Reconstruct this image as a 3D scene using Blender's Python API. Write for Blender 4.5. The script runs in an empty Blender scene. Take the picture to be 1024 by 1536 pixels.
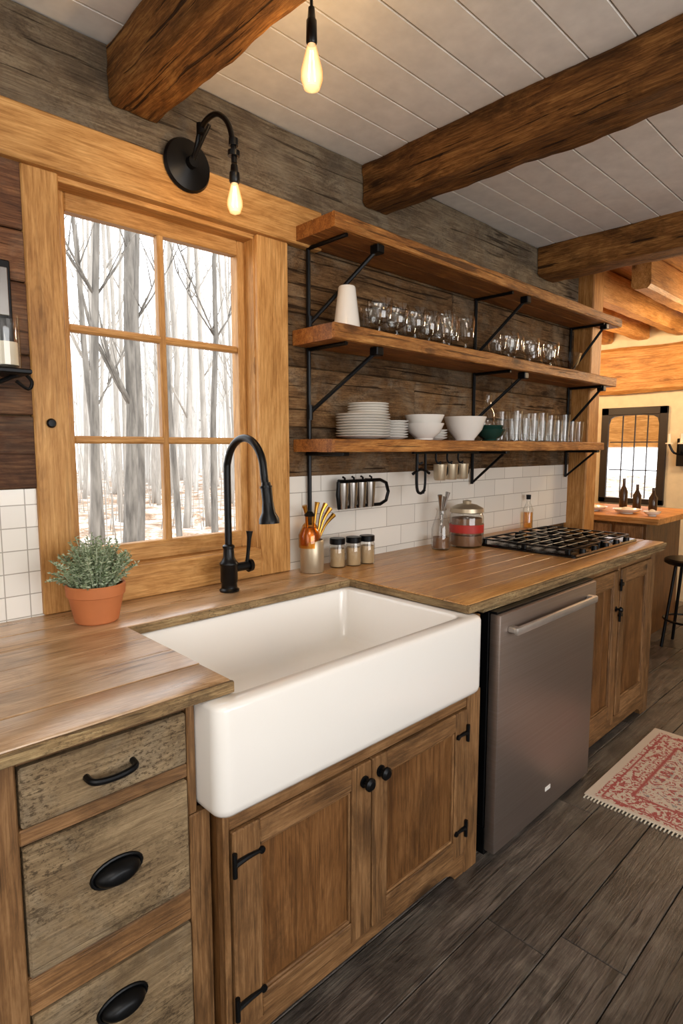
import bpy, bmesh, math, random
from mathutils import Vector, Matrix, noise
random.seed(7)
SC=bpy.context.scene
# ------------------------------------------------------------------ helpers
def lin(h):
    h=h.lstrip('#'); o=[]
    for i in (0,2,4):
        c=int(h[i:i+2],16)/255
        o.append(c/12.92 if c<=.04045 else ((c+.055)/1.055)**2.4)
    return (*o,1)
class NT:
    def __init__(s,name):
        s.m=bpy.data.materials.new(name); s.m.use_nodes=True
        s.t=s.m.node_tree; s.b=s.t.nodes['Principled BSDF']; s.out=s.t.nodes['Material Output']
    def n(s,ty,ins=None,**kw):
        x=s.t.nodes.new(ty)
        for k,v in kw.items(): setattr(x,k,v)
        for k,v in (ins or {}).items(): s.set(x,k,v)
        return x
    def set(s,x,k,v):
        if isinstance(v,bpy.types.NodeSocket): s.t.links.new(v,x.inputs[k])
        else: x.inputs[k].default_value=v
    def math(s,op,a,b=0.0,c=None,clamp=False):
        x=s.n('ShaderNodeMath',operation=op); x.use_clamp=clamp
        s.set(x,0,a); s.set(x,1,b)
        if c is not None: s.set(x,2,c)
        return x.outputs[0]
    def ramp(s,f,stops):
        x=s.n('ShaderNodeValToRGB'); e=x.color_ramp.elements
        while len(e)<len(stops): e.new(.5)
        for i,(p,c) in enumerate(stops):
            e[i].position=p; e[i].color=c if len(c)==4 else (*c,1)
        s.set(x,0,f); return x.outputs[0]
    def mask(s,f,a,b):
        x=s.n('ShaderNodeMapRange',{'From Min':a,'From Max':b}); x.clamp=True; s.set(x,0,f); return x.outputs[0]
    def mix(s,f,a,b,mode='MIX'):
        x=s.n('ShaderNodeMix',data_type='RGBA',blend_type=mode)
        s.set(x,0,f); s.set(x,6,a); s.set(x,7,b); return x.outputs[2]
    def noise(s,vec,scale,detail=4,dist=0,rough=.55):
        x=s.n('ShaderNodeTexNoise',{'Scale':scale,'Detail':detail,'Distortion':dist,'Roughness':rough})
        s.set(x,'Vector',vec); return x.outputs[0]
    def mapv(s,vec,sc,loc=(0,0,0)):
        x=s.n('ShaderNodeMapping',{'Scale':sc,'Location':loc}); s.set(x,'Vector',vec); return x.outputs[0]
    def bump(s,h,st=.3,d=.01):
        x=s.n('ShaderNodeBump',{'Strength':st,'Distance':d}); s.set(x,'Height',h)
        s.set(s.b,'Normal',x.outputs[0])
def P(name,col,rough=.5,metal=0,spec=.5,coat=0,vary=1):
    s=NT(name); c=lin(col) if isinstance(col,str) else col
    if vary:
        tc=s.n('ShaderNodeTexCoord')
        nz=s.noise(tc.outputs['Object'],14,3)
        c=s.mix(1.0,c,s.ramp(nz,[(0.3,(.92,.92,.92)),(0.7,(1.05,1.05,1.05))]),'MULTIPLY')
    s.set(s.b,'Base Color',c)
    s.set(s.b,'Roughness',rough); s.set(s.b,'Metallic',metal)
    s.set(s.b,'Specular IOR Level',spec); s.set(s.b,'Coat Weight',coat)
    return s.m
def WOOD(name,dark,mid,light,rough=.5,gs=1.0,knots=.6,bump=.25,var=.3,speck=0,blotch=0,cracks=.3,sat=1.0,spec=.35,wash=0,coat=0):
    s=NT(name)
    g=s.n('ShaderNodeAttribute',attribute_name='gc').outputs['Vector']
    r=s.n('ShaderNodeAttribute',attribute_name='rnd').outputs['Fac']
    D=lin(dark); DK=tuple(x*.4 for x in D[:3])+(1,)
    A=s.noise(s.mapv(g,(1.5*gs,5.0*gs,5.0*gs)),1.7,8,1.6,.65)
    Bf=s.noise(s.mapv(g,(9*gs,190*gs,190*gs)),1.0,4,.4,.7)
    C=s.noise(s.mapv(g,(4.5*gs,46*gs,46*gs)),1.0,8,1.0,.72)
    v=s.math('ADD',s.math('ADD',s.math('MULTIPLY',A,.32),s.math('MULTIPLY',Bf,.38)),s.math('MULTIPLY',C,.30))
    col=s.ramp(v,[(.39,D),(.5,lin(mid)),(.61,lin(light))])
    if wash>0:
        col=s.mix(s.math('MULTIPLY',s.mask(s.noise(g,5,6,.8,.65),.48,.62),wash),col,lin('#8E8676'))
    if knots>0:
        vo=s.n('ShaderNodeTexVoronoi',{'Scale':1.0,'Randomness':1.0})
        s.set(vo,'Vector',s.mapv(g,(2.8,8,8)))
        dd=s.math('ADD',vo.outputs['Distance'],s.math('MULTIPLY',s.math('SUBTRACT',C,.5),.2))
        gate=s.mask(s.noise(g,2.7,1),.46,.54)
        # growth rings around the knot
        ring=s.math('SINE',s.math('MULTIPLY',dd,70.0))
        k=s.math('SUBTRACT',1,s.mask(dd,.05,.14)); halo=s.math('SUBTRACT',1,s.mask(dd,.1,.40))
        rg=s.math('MULTIPLY',s.math('MULTIPLY',halo,gate),s.math('MULTIPLY',s.mask(ring,.2,1.0),.45*knots))
        col=s.mix(s.math('MULTIPLY',s.math('MULTIPLY',halo,gate),knots*.5),col,D)
        col=s.mix(rg,col,DK)
        col=s.mix(s.math('MULTIPLY',s.math('MULTIPLY',k,gate),knots),col,DK)
    if blotch>0:
        col=s.mix(s.math('MULTIPLY',s.mask(s.noise(s.mapv(g,(1,2.2,2.2)),3.4,9,.7,.72),.5,.66),blotch),col,DK)
    if speck>0:
        sp=s.noise(s.mapv(g,(.6,1.2,1.2)),130,3,0,.75)
        sp2=s.noise(g,7,4)
        col=s.mix(s.math('MULTIPLY',s.math('MULTIPLY',s.mask(sp,.5,.62),s.mask(sp2,.35,.6)),speck),col,DK)
    h=v
    if cracks>0:
        cr=s.noise(s.mapv(g,(2.0,60,60),(3,5,7)),1.0,3,.6,.5)
        cm=s.mask(cr,.625,.67)
        col=s.mix(s.math('MULTIPLY',cm,cracks),col,DK)
        h=s.math('SUBTRACT',v,s.math('MULTIPLY',cm,cracks*.8))
    hs=s.n('ShaderNodeHueSaturation',{'Saturation':sat}); s.set(hs,'Color',col)
    s.set(hs,'Value',s.math('ADD',1-var/2,s.math('MULTIPLY',r,var)))
    s.set(s.b,'Base Color',hs.outputs[0])
    s.set(s.b,'Specular IOR Level',spec); s.set(s.b,'Coat Weight',coat); s.set(s.b,'Coat Roughness',.22)
    s.set(s.b,'Roughness',s.math('ADD',rough-.12,s.math('MULTIPLY',A,.25)))
    s.bump(h,bump,.008)
    return s.m

class Mb:
    def __init__(s,name):
        s.name=name;s.V=[];s.F=[];s.MI=[];s.G=[];s.R=[];s.mats=[]
    def add(s,vs,fs,mat,grain='x',rnd=None):
        if mat not in s.mats: s.mats.append(mat)
        mi=s.mats.index(mat); o=len(s.V); rnd=random.random() if rnd is None else rnd
        off=Vector((rnd*13.7,rnd*7.3,rnd*29.1))
        for v in vs:
            v=Vector(v); s.V.append(v)
            if grain=='x': g=v
            elif grain=='y': g=Vector((v.y,v.x,v.z))
            else: g=Vector((v.z,v.x,v.y))
            s.G.append(g+off); s.R.append(rnd)
        for f in fs: s.F.append([i+o for i in f]); s.MI.append(mi)
    def box(s,a,b,mat,bev=.002,grain=None,M=None,rnd=None,seg=1):
        a,b=Vector([min(p,q) for p,q in zip(a,b)]),Vector([max(p,q) for p,q in zip(a,b)])
        d=b-a
        if grain is None: grain='xyz'[max(range(3),key=lambda i:d[i])]
        bm=bmesh.new(); bmesh.ops.create_cube(bm,size=1)
        for v in bm.verts: v.co=Vector([a[i]+(v.co[i]+.5)*d[i] for i in range(3)])
        bev=min(bev,min(d)*.45)
        if bev>0: bmesh.ops.bevel(bm,geom=bm.edges[:],offset=bev,segments=seg,affect='EDGES',profile=.5)
        bm.verts.index_update()
        vs=[v.co.copy() for v in bm.verts]
        if M: vs=[M@v for v in vs]
        s.add(vs,[[v.index for v in f.verts] for f in bm.faces],mat,grain,rnd); bm.free()
    def loft(s,rings,mat,cap0=True,cap1=True,closed=True,grain='x',rnd=None):
        n=len(rings[0]); vs=[p for r in rings for p in r]; fs=[]
        for i in range(len(rings)-1):
            for j in range(n if closed else n-1):
                k=(j+1)%n; fs.append([i*n+j,i*n+k,(i+1)*n+k,(i+1)*n+j])
        if cap0: fs.append(list(range(n))[::-1])
        if cap1: fs.append([(len(rings)-1)*n+j for j in range(n)])
        s.add(vs,fs,mat,grain,rnd)
    def lathe(s,prof,c,mat,n=20,M=None,rnd=None):
        c=Vector(c); vs=[];idx=[]
        for r,z in prof:
            if r<=1e-6: idx.append([len(vs)]*n); vs.append(Vector((0,0,z)))
            else:
                idx.append(list(range(len(vs),len(vs)+n)))
                vs+=[Vector((r*math.cos(2*math.pi*j/n),r*math.sin(2*math.pi*j/n),z)) for j in range(n)]
        fs=[]
        for i in range(len(prof)-1):
            for j in range(n):
                k=(j+1)%n; q=[idx[i][j],idx[i][k],idx[i+1][k],idx[i+1][j]]
                q2=[]; [q2.append(t) for t in q if t not in q2]
                if len(q2)>=3: fs.append(q2)
        if M: vs=[M@v for v in vs]
        s.add([v+c for v in vs],fs,mat,'z',rnd)
    def tube(s,pts,r,mat,n=10,sm=0,grain='x',cap=True):
        pts=[Vector(p) for p in pts]
        if sm: 
            rs=r if isinstance(r,(list,tuple)) else None
            P_=[];R_=[]
            for i in range(len(pts)-1):
                p0=pts[max(i-1,0)];p1=pts[i];p2=pts[i+1];p3=pts[min(i+2,len(pts)-1)]
                for k in range(sm):
                    t=k/sm
                    P_.append(.5*((2*p1)+(-p0+p2)*t+(2*p0-5*p1+4*p2-p3)*t*t+(-p0+3*p1-3*p2+p3)*t**3))
                    if rs: R_.append(rs[i]*(1-t)+rs[i+1]*t)
            P_.append(pts[-1]); 
            if rs: R_.append(rs[-1]); r=R_
            pts=P_
        if not isinstance(r,(list,tuple)): r=[r]*len(pts)
        t=(pts[1]-pts[0]).normalized(); u=t.orthogonal().normalized(); rings=[]
        for i,p in enumerate(pts):
            if i<len(pts)-1: t2=(pts[min(i+1,len(pts)-1)]-pts[max(i-1,0)]).normalized()
            else: t2=(pts[i]-pts[i-1]).normalized()
            u=(u-t2*u.dot(t2)).normalized(); w=t2.cross(u)
            rings.append([p+(u*math.cos(2*math.pi*j/n)+w*math.sin(2*math.pi*j/n))*r[i] for j in range(n)])
        s.loft(rings,mat,cap,cap,grain=grain)
    def poly(s,pts,y0,y1,mat,grain='x',ax='y'):
        n=len(pts)
        def mk(p,q):
            return (p[0],q,p[1]) if ax=='y' else ((q,p[0],p[1]) if ax=='x' else (p[0],p[1],q))
        vs=[mk(p,y0) for p in pts]+[mk(p,y1) for p in pts]
        fs=[list(range(n)),list(range(n,2*n))[::-1]]+[[i,(i+1)%n,n+(i+1)%n,n+i] for i in range(n)]
        s.add(vs,fs,mat,grain)
    def beam(s,a,b,mat,axis='y',amp=.006,ch=.014,step=.07,K=4):
        a=Vector(a);b=Vector(b); ai='xyz'.index(axis); o=[i for i in range(3) if i!=ai]
        L=b[ai]-a[ai]; N=max(2,int(L/step)); rings=[]; sd=random.random()*50
        u0,u1,v0,v1=a[o[0]],b[o[0]],a[o[1]],b[o[1]]
        base=[]
        cs=[(u0+ch,v0),(u1-ch,v0),(u1,v0+ch),(u1,v1-ch),(u1-ch,v1),(u0+ch,v1),(u0,v1-ch),(u0,v0+ch)]
        for i in range(8):
            p,q=cs[i],cs[(i+1)%8]; m=K if i%2==0 else 1
            for k in range(m): base.append((p[0]+(q[0]-p[0])*k/m,p[1]+(q[1]-p[1])*k/m))
        cu,cv=(u0+u1)/2,(v0+v1)/2
        for i in range(N+1):
            t=a[ai]+L*i/N; R=[]
            for (u,v) in base:
                q=Vector((u*9+sd,v*9,t*3.2)); q2=Vector((u*30+sd,v*30,t*14))
                d=noise.noise(q)*amp+noise.noise(q2)*amp*.6
                l=math.hypot(u-cu,v-cv); uu=u+(u-cu)/l*d; vv=v+(v-cv)/l*d
                p=[0,0,0]; p[ai]=t;p[o[0]]=uu;p[o[1]]=vv; R.append(Vector(p))
            rings.append(R)
        s.loft(rings,mat,grain=axis)
    def done(s,angle=32,origin=True):
        me=bpy.data.meshes.new(s.name)
        c=Vector((0,0,0))
        if origin and s.V:
            lo=Vector([min(v[i] for v in s.V) for i in range(3)]); hi=Vector([max(v[i] for v in s.V) for i in range(3)])
            c=(lo+hi)/2; c.z=lo.z
        me.from_pydata([v-c for v in s.V],[],s.F)
        for m in s.mats: me.materials.append(m)
        me.polygons.foreach_set('material_index',s.MI)
        at=me.attributes.new('gc','FLOAT_VECTOR','POINT'); at.data.foreach_set('vector',[x for g in s.G for x in g])
        at=me.attributes.new('rnd','FLOAT','POINT'); at.data.foreach_set('value',s.R)
        bm=bmesh.new(); bm.from_mesh(me); bmesh.ops.recalc_face_normals(bm,faces=bm.faces[:]); bm.to_mesh(me); bm.free()
        me.polygons.foreach_set('use_smooth',[True]*len(me.polygons))
        me.set_sharp_from_angle(angle=math.radians(angle)); me.update()
        ob=bpy.data.objects.new(s.name,me); ob.location=c; SC.collection.objects.link(ob)
        return ob
def rr(x0,x1,y0,y1,r,z,n=6):
    o=[]
    for cx,cy,a0 in ((x1-r,y1-r,0),(x0+r,y1-r,90),(x0+r,y0+r,180),(x1-r,y0+r,270)):
        for k in range(n+1):
            a=math.radians(a0+90*k/n); o.append(Vector((cx+r*math.cos(a),cy+r*math.sin(a),z)))
    return o
RX=lambda d:Matrix.Rotation(math.radians(d),4,'X')

# ------------------------------------------------------------------ materials
m_gold=WOOD('pine_trim_wood','#93632F','#BC8A4E','#D8A86A',.5,var=.16,knots=.7,cracks=.25,bump=.15,blotch=.1)
m_shelf=WOOD('shelf_wood','#5E3614','#8C5628','#AE783E',.5,var=.2,knots=.8,blotch=.35,cracks=.5)
m_shelfedge=WOOD('shelf_edge_wood','#6C3F18','#A66C32','#D09A58',.55,var=.2,knots=.9,blotch=.4,cracks=.8,bump=.7)
m_beam=WOOD('hewn_beam_wood','#452A12','#7C5228','#A87A44',.8,knots=.9,bump=.9,blotch=.7,cracks=.9,spec=.2)
m_grey=WOOD('weathered_grey_wood','#55473A','#746450','#92836C',.85,knots=.7,bump=.9,blotch=.55,speck=.4,cracks=.8,spec=.15,wash=.25)
m_back=WOOD('weathered_brown_wood','#44301E','#6C5034','#8C6E4C',.85,knots=.8,bump=1.0,blotch=.7,var=.6,cracks=.9,spec=.15,wash=.3,speck=.5)
m_left=WOOD('dark_plank_wood','#3A2010','#68432A','#946A48',.65,knots=.7,bump=.7,blotch=.5,var=.8,cracks=.7,wash=.2)
m_cab=WOOD('cabinet_wood','#4A2C0F','#6E471E','#8C6032',.45,knots=.9,bump=.25,blotch=.5,var=.15,cracks=.3,sat=.95)
m_frame=WOOD('cabinet_frame_wood','#523618','#7C552A','#9E7444',.5,knots=.9,bump=.35,blotch=.55,var=.22,cracks=.5,sat=.92)
m_drawer=WOOD('drawer_front_wood','#685640','#877256','#A28C6C',.8,knots=.4,bump=.7,speck=.85,blotch=.55,var=.1,cracks=.3,spec=.15,wash=.3)
m_ctrR=WOOD('butcher_block_wood','#986634','#BE8A4E','#D8A86C',.34,knots=.7,bump=.10,var=.22,cracks=.3,blotch=.15,spec=.5,coat=.15)
m_ctrL=WOOD('worn_counter_wood','#8A6844','#B8946C','#D6B692',.30,knots=.8,bump=.15,blotch=.45,var=.22,cracks=.8,spec=.7,coat=.35)
m_edge=WOOD('raw_edge_wood','#5E4A32','#8E7450','#B29A70',.85,knots=.4,bump=.9,speck=.6,cracks=.5,blotch=.4)
m_floor=WOOD('dark_floor_wood','#211D1A','#433C37','#6C6259',.36,knots=.7,bump=.5,blotch=.6,var=.85,sat=.9,cracks=.7,wash=.15,spec=.5)
m_far=WOOD('far_room_wood','#8A5828','#B98244','#D8A468',.55,knots=.8,var=.3,cracks=.4)
m_black=P('black_iron','#17181A',.38,.7)
m_blackm=P('matte_black_metal','#101113',.32,.5)
m_white=P('ceiling_white_paint','#F2EFEA',.6,spec=.3)
m_wallw=P('white_wall_paint','#E6E3DE',.7,spec=.3)
m_porc=P('white_fireclay','#F2EFEA',.2,0,.5,coat=.4,vary=0)
m_dish=P('white_china','#EFECE6',.2,coat=.3,vary=0)
m_terra=P('terracotta','#BC7040',.75)
m_soil=P('potting_soil','#2A1C12',.95)
m_gap=P('dark_joint','#1A1512',.9)
m_plaster=P('cream_plaster','#D9C9A8',.8)
m_brass=P('brass','#B98A3A',.3,1)
m_merc=P('mercury_glass','#B8AA92',.35,.6)
m_red=P('red_label','#B02A20',.5)
m_coffee=P('dry_beans','#7A5434',.8)
m_spice=P('dried_spice','#B79B74',.9)
m_cream=P('candle_wax','#E5DCC8',.6)
m_chrome=P('polished_metal','#A8A4A0',.22,1)
m_handle=P('brushed_handle_steel','#C4BEB8',.38,.8)
m_dgreen=P('dark_green_glaze','#1F4038',.2)
m_brown=P('brown_bottle_glass','#3A2A1C',.15)
m_dkframe=P('dark_bronze_frame','#2A211B',.5)
m_cglass=P('cooktop_black','#0B0B0C',.15)
def glassmat(name,tint=(1,1,1),base=.05,edge=.7,pw=3.0):
    s=NT(name); s.t.nodes.remove(s.b)
    lw=s.n('ShaderNodeLayerWeight',{'Blend':.5}); f=s.math('POWER',lw.outputs['Facing'],pw)
    tr=s.n('ShaderNodeBsdfTransparent'); s.set(tr,0,s.mix(s.math('POWER',lw.outputs['Facing'],2.5),(*tint,1),tuple(t*.7 for t in tint)+(1,)))
    gl=s.n('ShaderNodeBsdfGlossy',{'Roughness':.05})
    mx=s.n('ShaderNodeMixShader')
    s.set(mx,0,s.math('ADD',base,s.math('MULTIPLY',f,edge),clamp=True))
    s.t.links.new(tr.outputs[0],mx.inputs[1]); s.t.links.new(gl.outputs[0],mx.inputs[2]); s.t.links.new(mx.outputs[0],s.out.inputs[0])
    return s.m
m_glass=glassmat('clear_glass',(.975,.985,.98),.08,.6,2.4)
m_pane=glassmat('window_glass',(1,1,1),.0,.2,5)
m_amber=glassmat('amber_glass',(.95,.62,.2))
def steel():
    s=NT('brushed_steel'); tc=s.n('ShaderNodeTexCoord')
    nz=s.noise(s.mapv(tc.outputs['Object'],(1.5,1.5,260)),1,3)
    s.set(s.b,'Base Color',s.ramp(nz,[(.3,lin('#978A82')),(.7,lin('#A2968F'))])); s.set(s.b,'Metallic',.85)
    s.set(s.b,'Roughness',s.math('ADD',.34,s.math('MULTIPLY',nz,.08))); return s.m
m_steel=steel()
def glow(name,col,st):
    s=NT(name); s.set(s.b,'Emission Color',lin(col)); s.set(s.b,'Emission Strength',st); s.set(s.b,'Base Color',lin(col)); return s.m
m_fil=glow('filament_glow','#FFCF80',40)
def bulbglass():
    s=NT('bulb_glass'); s.t.nodes.remove(s.b)
    tr=s.n('ShaderNodeBsdfTransparent',{'Color':(1,.88,.66,1)}); em=s.n('ShaderNodeEmission',{'Strength':2.2})
    lw=s.n('ShaderNodeLayerWeight',{'Blend':.5}); mx=s.n('ShaderNodeMixShader')
    s.set(em,0,s.mix(s.math('POWER',lw.outputs['Facing'],.9),lin('#FFE4B4'),lin('#F08A30')))
    s.set(mx,0,s.math('SUBTRACT',.75,s.math('MULTIPLY',lw.outputs['Facing'],.4)))
    s.t.links.new(tr.outputs[0],mx.inputs[1]); s.t.links.new(em.outputs[0],mx.inputs[2]); s.t.links.new(mx.outputs[0],s.out.inputs[0]); return s.m
m_bulb=bulbglass()
def tile(name,w,h,off):
    s=NT(name); tc=s.n('ShaderNodeTexCoord'); sx=s.n('ShaderNodeSeparateXYZ'); s.set(sx,0,tc.outputs['Object'])
    cb=s.n('ShaderNodeCombineXYZ'); s.set(cb,0,sx.outputs[0]); s.set(cb,1,sx.outputs[2])
    b=s.n('ShaderNodeTexBrick',{'Color1':lin('#EEEAE2'),'Color2':lin('#E2DED6'),'Mortar':lin('#A8A297'),'Scale':1.0,'Mortar Size':.0016,'Mortar Smooth':.2,'Brick Width':w,'Row Height':h})
    b.offset=off; s.set(b,'Vector',cb.outputs[0]); s.set(s.b,'Base Color',b.outputs[0]); s.set(s.b,'Roughness',.2)
    s.bump(s.math('SUBTRACT',1,b.outputs[1]),.5,.002); return s.m
m_tileR=tile('subway_tile',.21,.095,.5); m_tileL=tile('square_tile',.066,.066,0)

W=1.88; H=2.61
# ------------------------------------------------------------------ room shell
b=Mb('floor')
y=-3.0
while y<4.4:
    x=-2.0+random.random()*-1.2; y1=y+.185
    while x<6.1:
        L=random.uniform(1.1,2.1); x1=min(x+L,6.1)
        x0=max(x,4.0) if y>1.95 else max(x,-2.0)
        if x1-x0>.05: b.box((x0,y,-.03),(x1-.002,y1-.003,0),m_floor,.0018,'x')
        x+=L
    y=y1
b.box((-2,-3,-.06),(6.1,4.4,-.031),m_gap,0)
b.done(origin=False)
b=Mb('ceiling')
y=W-.001
while y>-3:
    b.box((-2,y-.139,H),(4.05,y-.0,H+.02),m_white,.003,'x'); y-=.142
b.box((-2,-3,H+.018),(4.05,2.0,H+.08),m_gap,0)
b.done(origin=False)
b=Mb('wall_back')
for a,c in (((-2,W,0),(.66,2.02,H)),((1.36,W,0),(4.12,2.02,H)),((.66,W,0),(1.36,2.02,1.03)),((.66,W,2.2),(1.36,2.02,H))):
    b.box(a,c,m_back,0)
z=1.30
for h in (.21,.17,.20,.14,.19):
    b.box((-2,W-.022,z+.002),(.565,W,z+h-.002),m_left,.004,'x'); z+=h
b.box((-2,W-.012,.88),(.565,W,1.30),m_tileL,0)
z=1.30
for i,h in enumerate((.2,.24,.21,.25,.2)):
    x=1.49
    for L in ((1.3,1.25),(.8,1.75),(1.7,.9),(1.1,1.4),(1.3,1.2))[i]:
        b.box((x,W-.021+random.uniform(0,.005),z+.002),(min(x+L,3.98),W,z+h-.002),m_back,.004,'x'); x+=L+.002
    z+=h
b.box((1.49,W-.014,.90),(3.98,W,1.305),m_tileR,0)
b.done(origin=False)
b=Mb('wall_left'); b.box((-2.1,-3.1,0),(-2,2.02,H),m_wallw,0); b.done(origin=False)
b=Mb('wall_front')
for a,c in (((-2,-3.1,0),(-1.2,-3,H)),((2.6,-3.1,0),(6.1,-3,H)),((-1.2,-3.1,0),(2.6,-3,.8)),((-1.2,-3.1,2.3),(2.6,-3,H))): b.box(a,c,m_wallw,0)
b.done(origin=False)
b=Mb('added_rear_window')  # unseen window, added with its wall opening to let in fill daylight
for x in (-1.2,.05,1.3,2.54): b.box((x,-3.06,.8),(x+.06,-2.98,2.3),m_gold,.004)
b.box((-1.2,-3.06,.8),(2.6,-2.98,.86),m_gold,.004); b.box((-1.2,-3.06,2.24),(2.6,-2.98,2.3),m_gold,.004)
b.done()
b=Mb('trim_1'); b.beam((-2,W-.035,2.345),(3.98,W-.002,H-.002),m_grey,'x',amp=.005,ch=.006); b.done()
b=Mb('door_post'); b.beam((3.975,1.74,0),(4.14,2.0,H),m_far,'z',amp=.004,ch=.008); b.done()
for nm,x0,x1 in (('ceiling_beam',.81,.98),('ceiling_beam',1.90,2.07),('ceiling_beam',3.41,3.62)):
    b=Mb(nm); b.beam((x0,-3,2.44),(x1,W-.04,H+.005),m_beam,'y',amp=.010,ch=.016,step=.035,K=6); b.done(angle=50)
b=Mb('window_1')
yc=1.85
b.box((.56,yc,.921),(.66,W,2.2),m_gold,.004,'z')
b.box((1.355,yc,.921),(1.50,W,2.2),m_gold,.004,'z')
b.box((-2,1.83,2.2),(1.66,W,2.347),m_gold,.005,'x')
b.box((.66,yc,.921),(1.355,W,1.03),m_gold,.004,'x')
b.box((.65,W-.001,1.018),(1.366,2.02,1.032),m_gold,.002,'x')
b.box((.645,W-.01,1.03),(.665,2.02,2.2),m_gold,.002,'z'); b.box((1.35,W-.01,1.03),(1.37,2.02,2.2),m_gold,.002,'z'); b.box((.66,W-.01,2.185),(1.36,2.02,2.205),m_gold,.002,'x')
ys0,ys1=1.925,1.965
b.box((.665,ys0,1.032),(.70,ys1,2.185),m_gold,.004,'z'); b.box((1.318,ys0,1.032),(1.35,ys1,2.185),m_gold,.004,'z')
b.box((.70,ys0,2.13),(1.318,ys1,2.185),m_gold,.004,'x'); b.box((.70,ys0,1.032),(1.318,ys1,1.095),m_gold,.004,'x')
b.box((1.0,ys0+.004,1.09),(1.024,ys1-.004,2.135),m_gold,.005,'z')
for zz in (1.432,1.776): b.box((.70,ys0+.006,zz),(1.318,ys1-.006,zz+.024),m_gold,.005,'x')
b.box((.69,1.943,1.08),(1.33,1.947,2.15),m_pane,0)
b.lathe([(0,0),(.012,0),(.014,.006),(.010,.012),(0,.013)],(.605,yc,1.49),m_black,14,RX(90))
b.done()

# ------------------------------------------------------------------ counters
def counter(b,x0,x1,y0,y1,z0,z1,mat,wb=.13):
    n=max(1,round((y1-y0)/wb)); w=(y1-y0)/n
    for i in range(n):
        b.box((x0,y0+i*w,z0),(x1,y0+(i+1)*w-.0008,z1),mat,.0014 if i else .006,'x',seg=1 if i else 2)
b=Mb('kitchen_countertop')
counter(b,-.7,.69,1.06,1.585,.8905,.92,m_ctrL,.14)
b.beam((-.7,1.052,.8915),(.692,1.062,.916),m_edge,'x',amp=.002,ch=.002,step=.02)
b.beam((.682,1.056,.8915),(.693,1.585,.916),m_edge,'y',amp=.001,ch=.002,step=.03)
counter(b,-.7,1.575,1.586,1.855,.8905,.92,m_ctrL,.14)
b.beam((.69,1.577,.8915),(1.575,1.589,.916),m_edge,'x',amp=.001,ch=.002,step=.03)
counter(b,1.575,3.40,1.05,1.855,.8905,.921,m_ctrR,.1)
b.box((-.7,1.853,.8905),(1.575,1.8655,.9198),m_ctrL,0); b.box((1.575,1.853,.8905),(3.40,1.8655,.9208),m_ctrR,0)
b.beam((1.567,1.052,.8915),(1.58,1.58,.917),m_edge,'y',amp=.0015,ch=.002,step=.03)
b.beam((1.57,1.040,.8915),(3.405,1.056,.917),m_edge,'x',amp=.002,ch=.003,step=.02)
b.done()
b=Mb('trim_2'); b.beam((1.66,1.045,.877),(3.40,1.07,.8895),m_edge,'x',amp=.001,ch=.002,step=.03); b.box((-.69,1.10,.8885),(.59,1.86,.8902),m_edge,0); b.done()
# ------------------------------------------------------------------ sink
b=Mb('farmhouse_sink')
x0,x1,y0,y1,zt,zb=.619,1.606,1.005,1.62,.8885,.634
R=[]
for ins,z in ((.022,zb),(.010,zb+.004),(.003,zb+.013),(0,zb+.026),(0,zt-.012),(.003,zt-.004),(.010,zt)):
    R.append(rr(x0+ins,x1-ins,y0+ins,y1-ins,.034-ins*.5,z))
ix0,ix1,iy0,iy1=.675,1.545,1.05,1.585
for ins,z,r in ((0,zt,.03),(.004,zt-.004,.03),(.006,zt-.012,.03),(.018,zt-.17,.035),(.03,zt-.19,.04),(.06,zt-.20,.05)):
    R.append(rr(ix0+ins,ix1-ins,iy0+ins,iy1-ins,r,z))
b.loft(R,m_porc)
b.lathe([(0,.0),(.04,.0),(.045,.003),(.045,0)],(1.1,1.32,zt-.199),m_chrome)
b.done(angle=50)
# ------------------------------------------------------------------ cabinets
def door(b,x0,x1,z0,z1,y,mat,fm,sw=.06,rw=.065,t=.022,planks=0):
    b.box((x0,y,z0),(x0+sw,y+t,z1),fm,.003,'z'); b.box((x1-sw,y,z0),(x1,y+t,z1),fm,.003,'z')
    b.box((x0+sw,y+.001,z0),(x1-sw,y+t,z0+rw),fm,.003,'x'); b.box((x0+sw,y+.001,z1-rw),(x1-sw,y+t,z1),fm,.003,'x')
    for a,c in (((x0+sw,y+.005,z0+rw),(x0+sw+.008,y+t,z1-rw)),((x1-sw-.008,y+.005,z0+rw),(x1-sw,y+t,z1-rw)),((x0+sw,y+.005,z0+rw),(x1-sw,y+t,z0+rw+.008)),((x0+sw,y+.005,z1-rw-.008),(x1-sw,y+t,z1-rw))):
        b.box(a,c,fm,.003)
    if planks:
        w=(x1-x0-2*sw)/planks
        for i in range(planks): b.box((x0+sw+i*w,y+.013,z0+rw),(x0+sw+(i+1)*w,y+t,z1-rw),mat,.003,'z')
    else: b.box((x0+sw-.001,y+.014,z0+rw-.001),(x1-sw+.001,y+t,z1-rw+.001),mat,0,'z')
def knob(b,x,y,z,r=.014):
    b.lathe([(0,0),(r*.9,0),(r*.9,.003),(r*.4,.006),(r*.4,.014),(r,.02),(r,.026),(r*.6,.032),(0,.033)],(x,y,z),m_black,16,RX(90))
def hinge(b,x,y,z,dx,l=.05):
    b.tube([(x,y-.006,z-.028),(x,y-.006,z+.028)],.006,m_black,8)
    b.tube([(x,y-.004,z),(x+dx*l*.5,y-.004,z+.003),(x+dx*l,y-.003,z)],[.008,.006,.004],m_black,8,3)
    b.lathe([(0,0),(.009,0),(.008,.006),(0,.007)],(x+dx*l,y-.001,z),m_black,10,RX(90))
b=Mb('drawer_cabinet')
b.box((-.69,1.115,0),(.595,1.86,.888),m_frame,.002,'z')
yf=1.09
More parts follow.
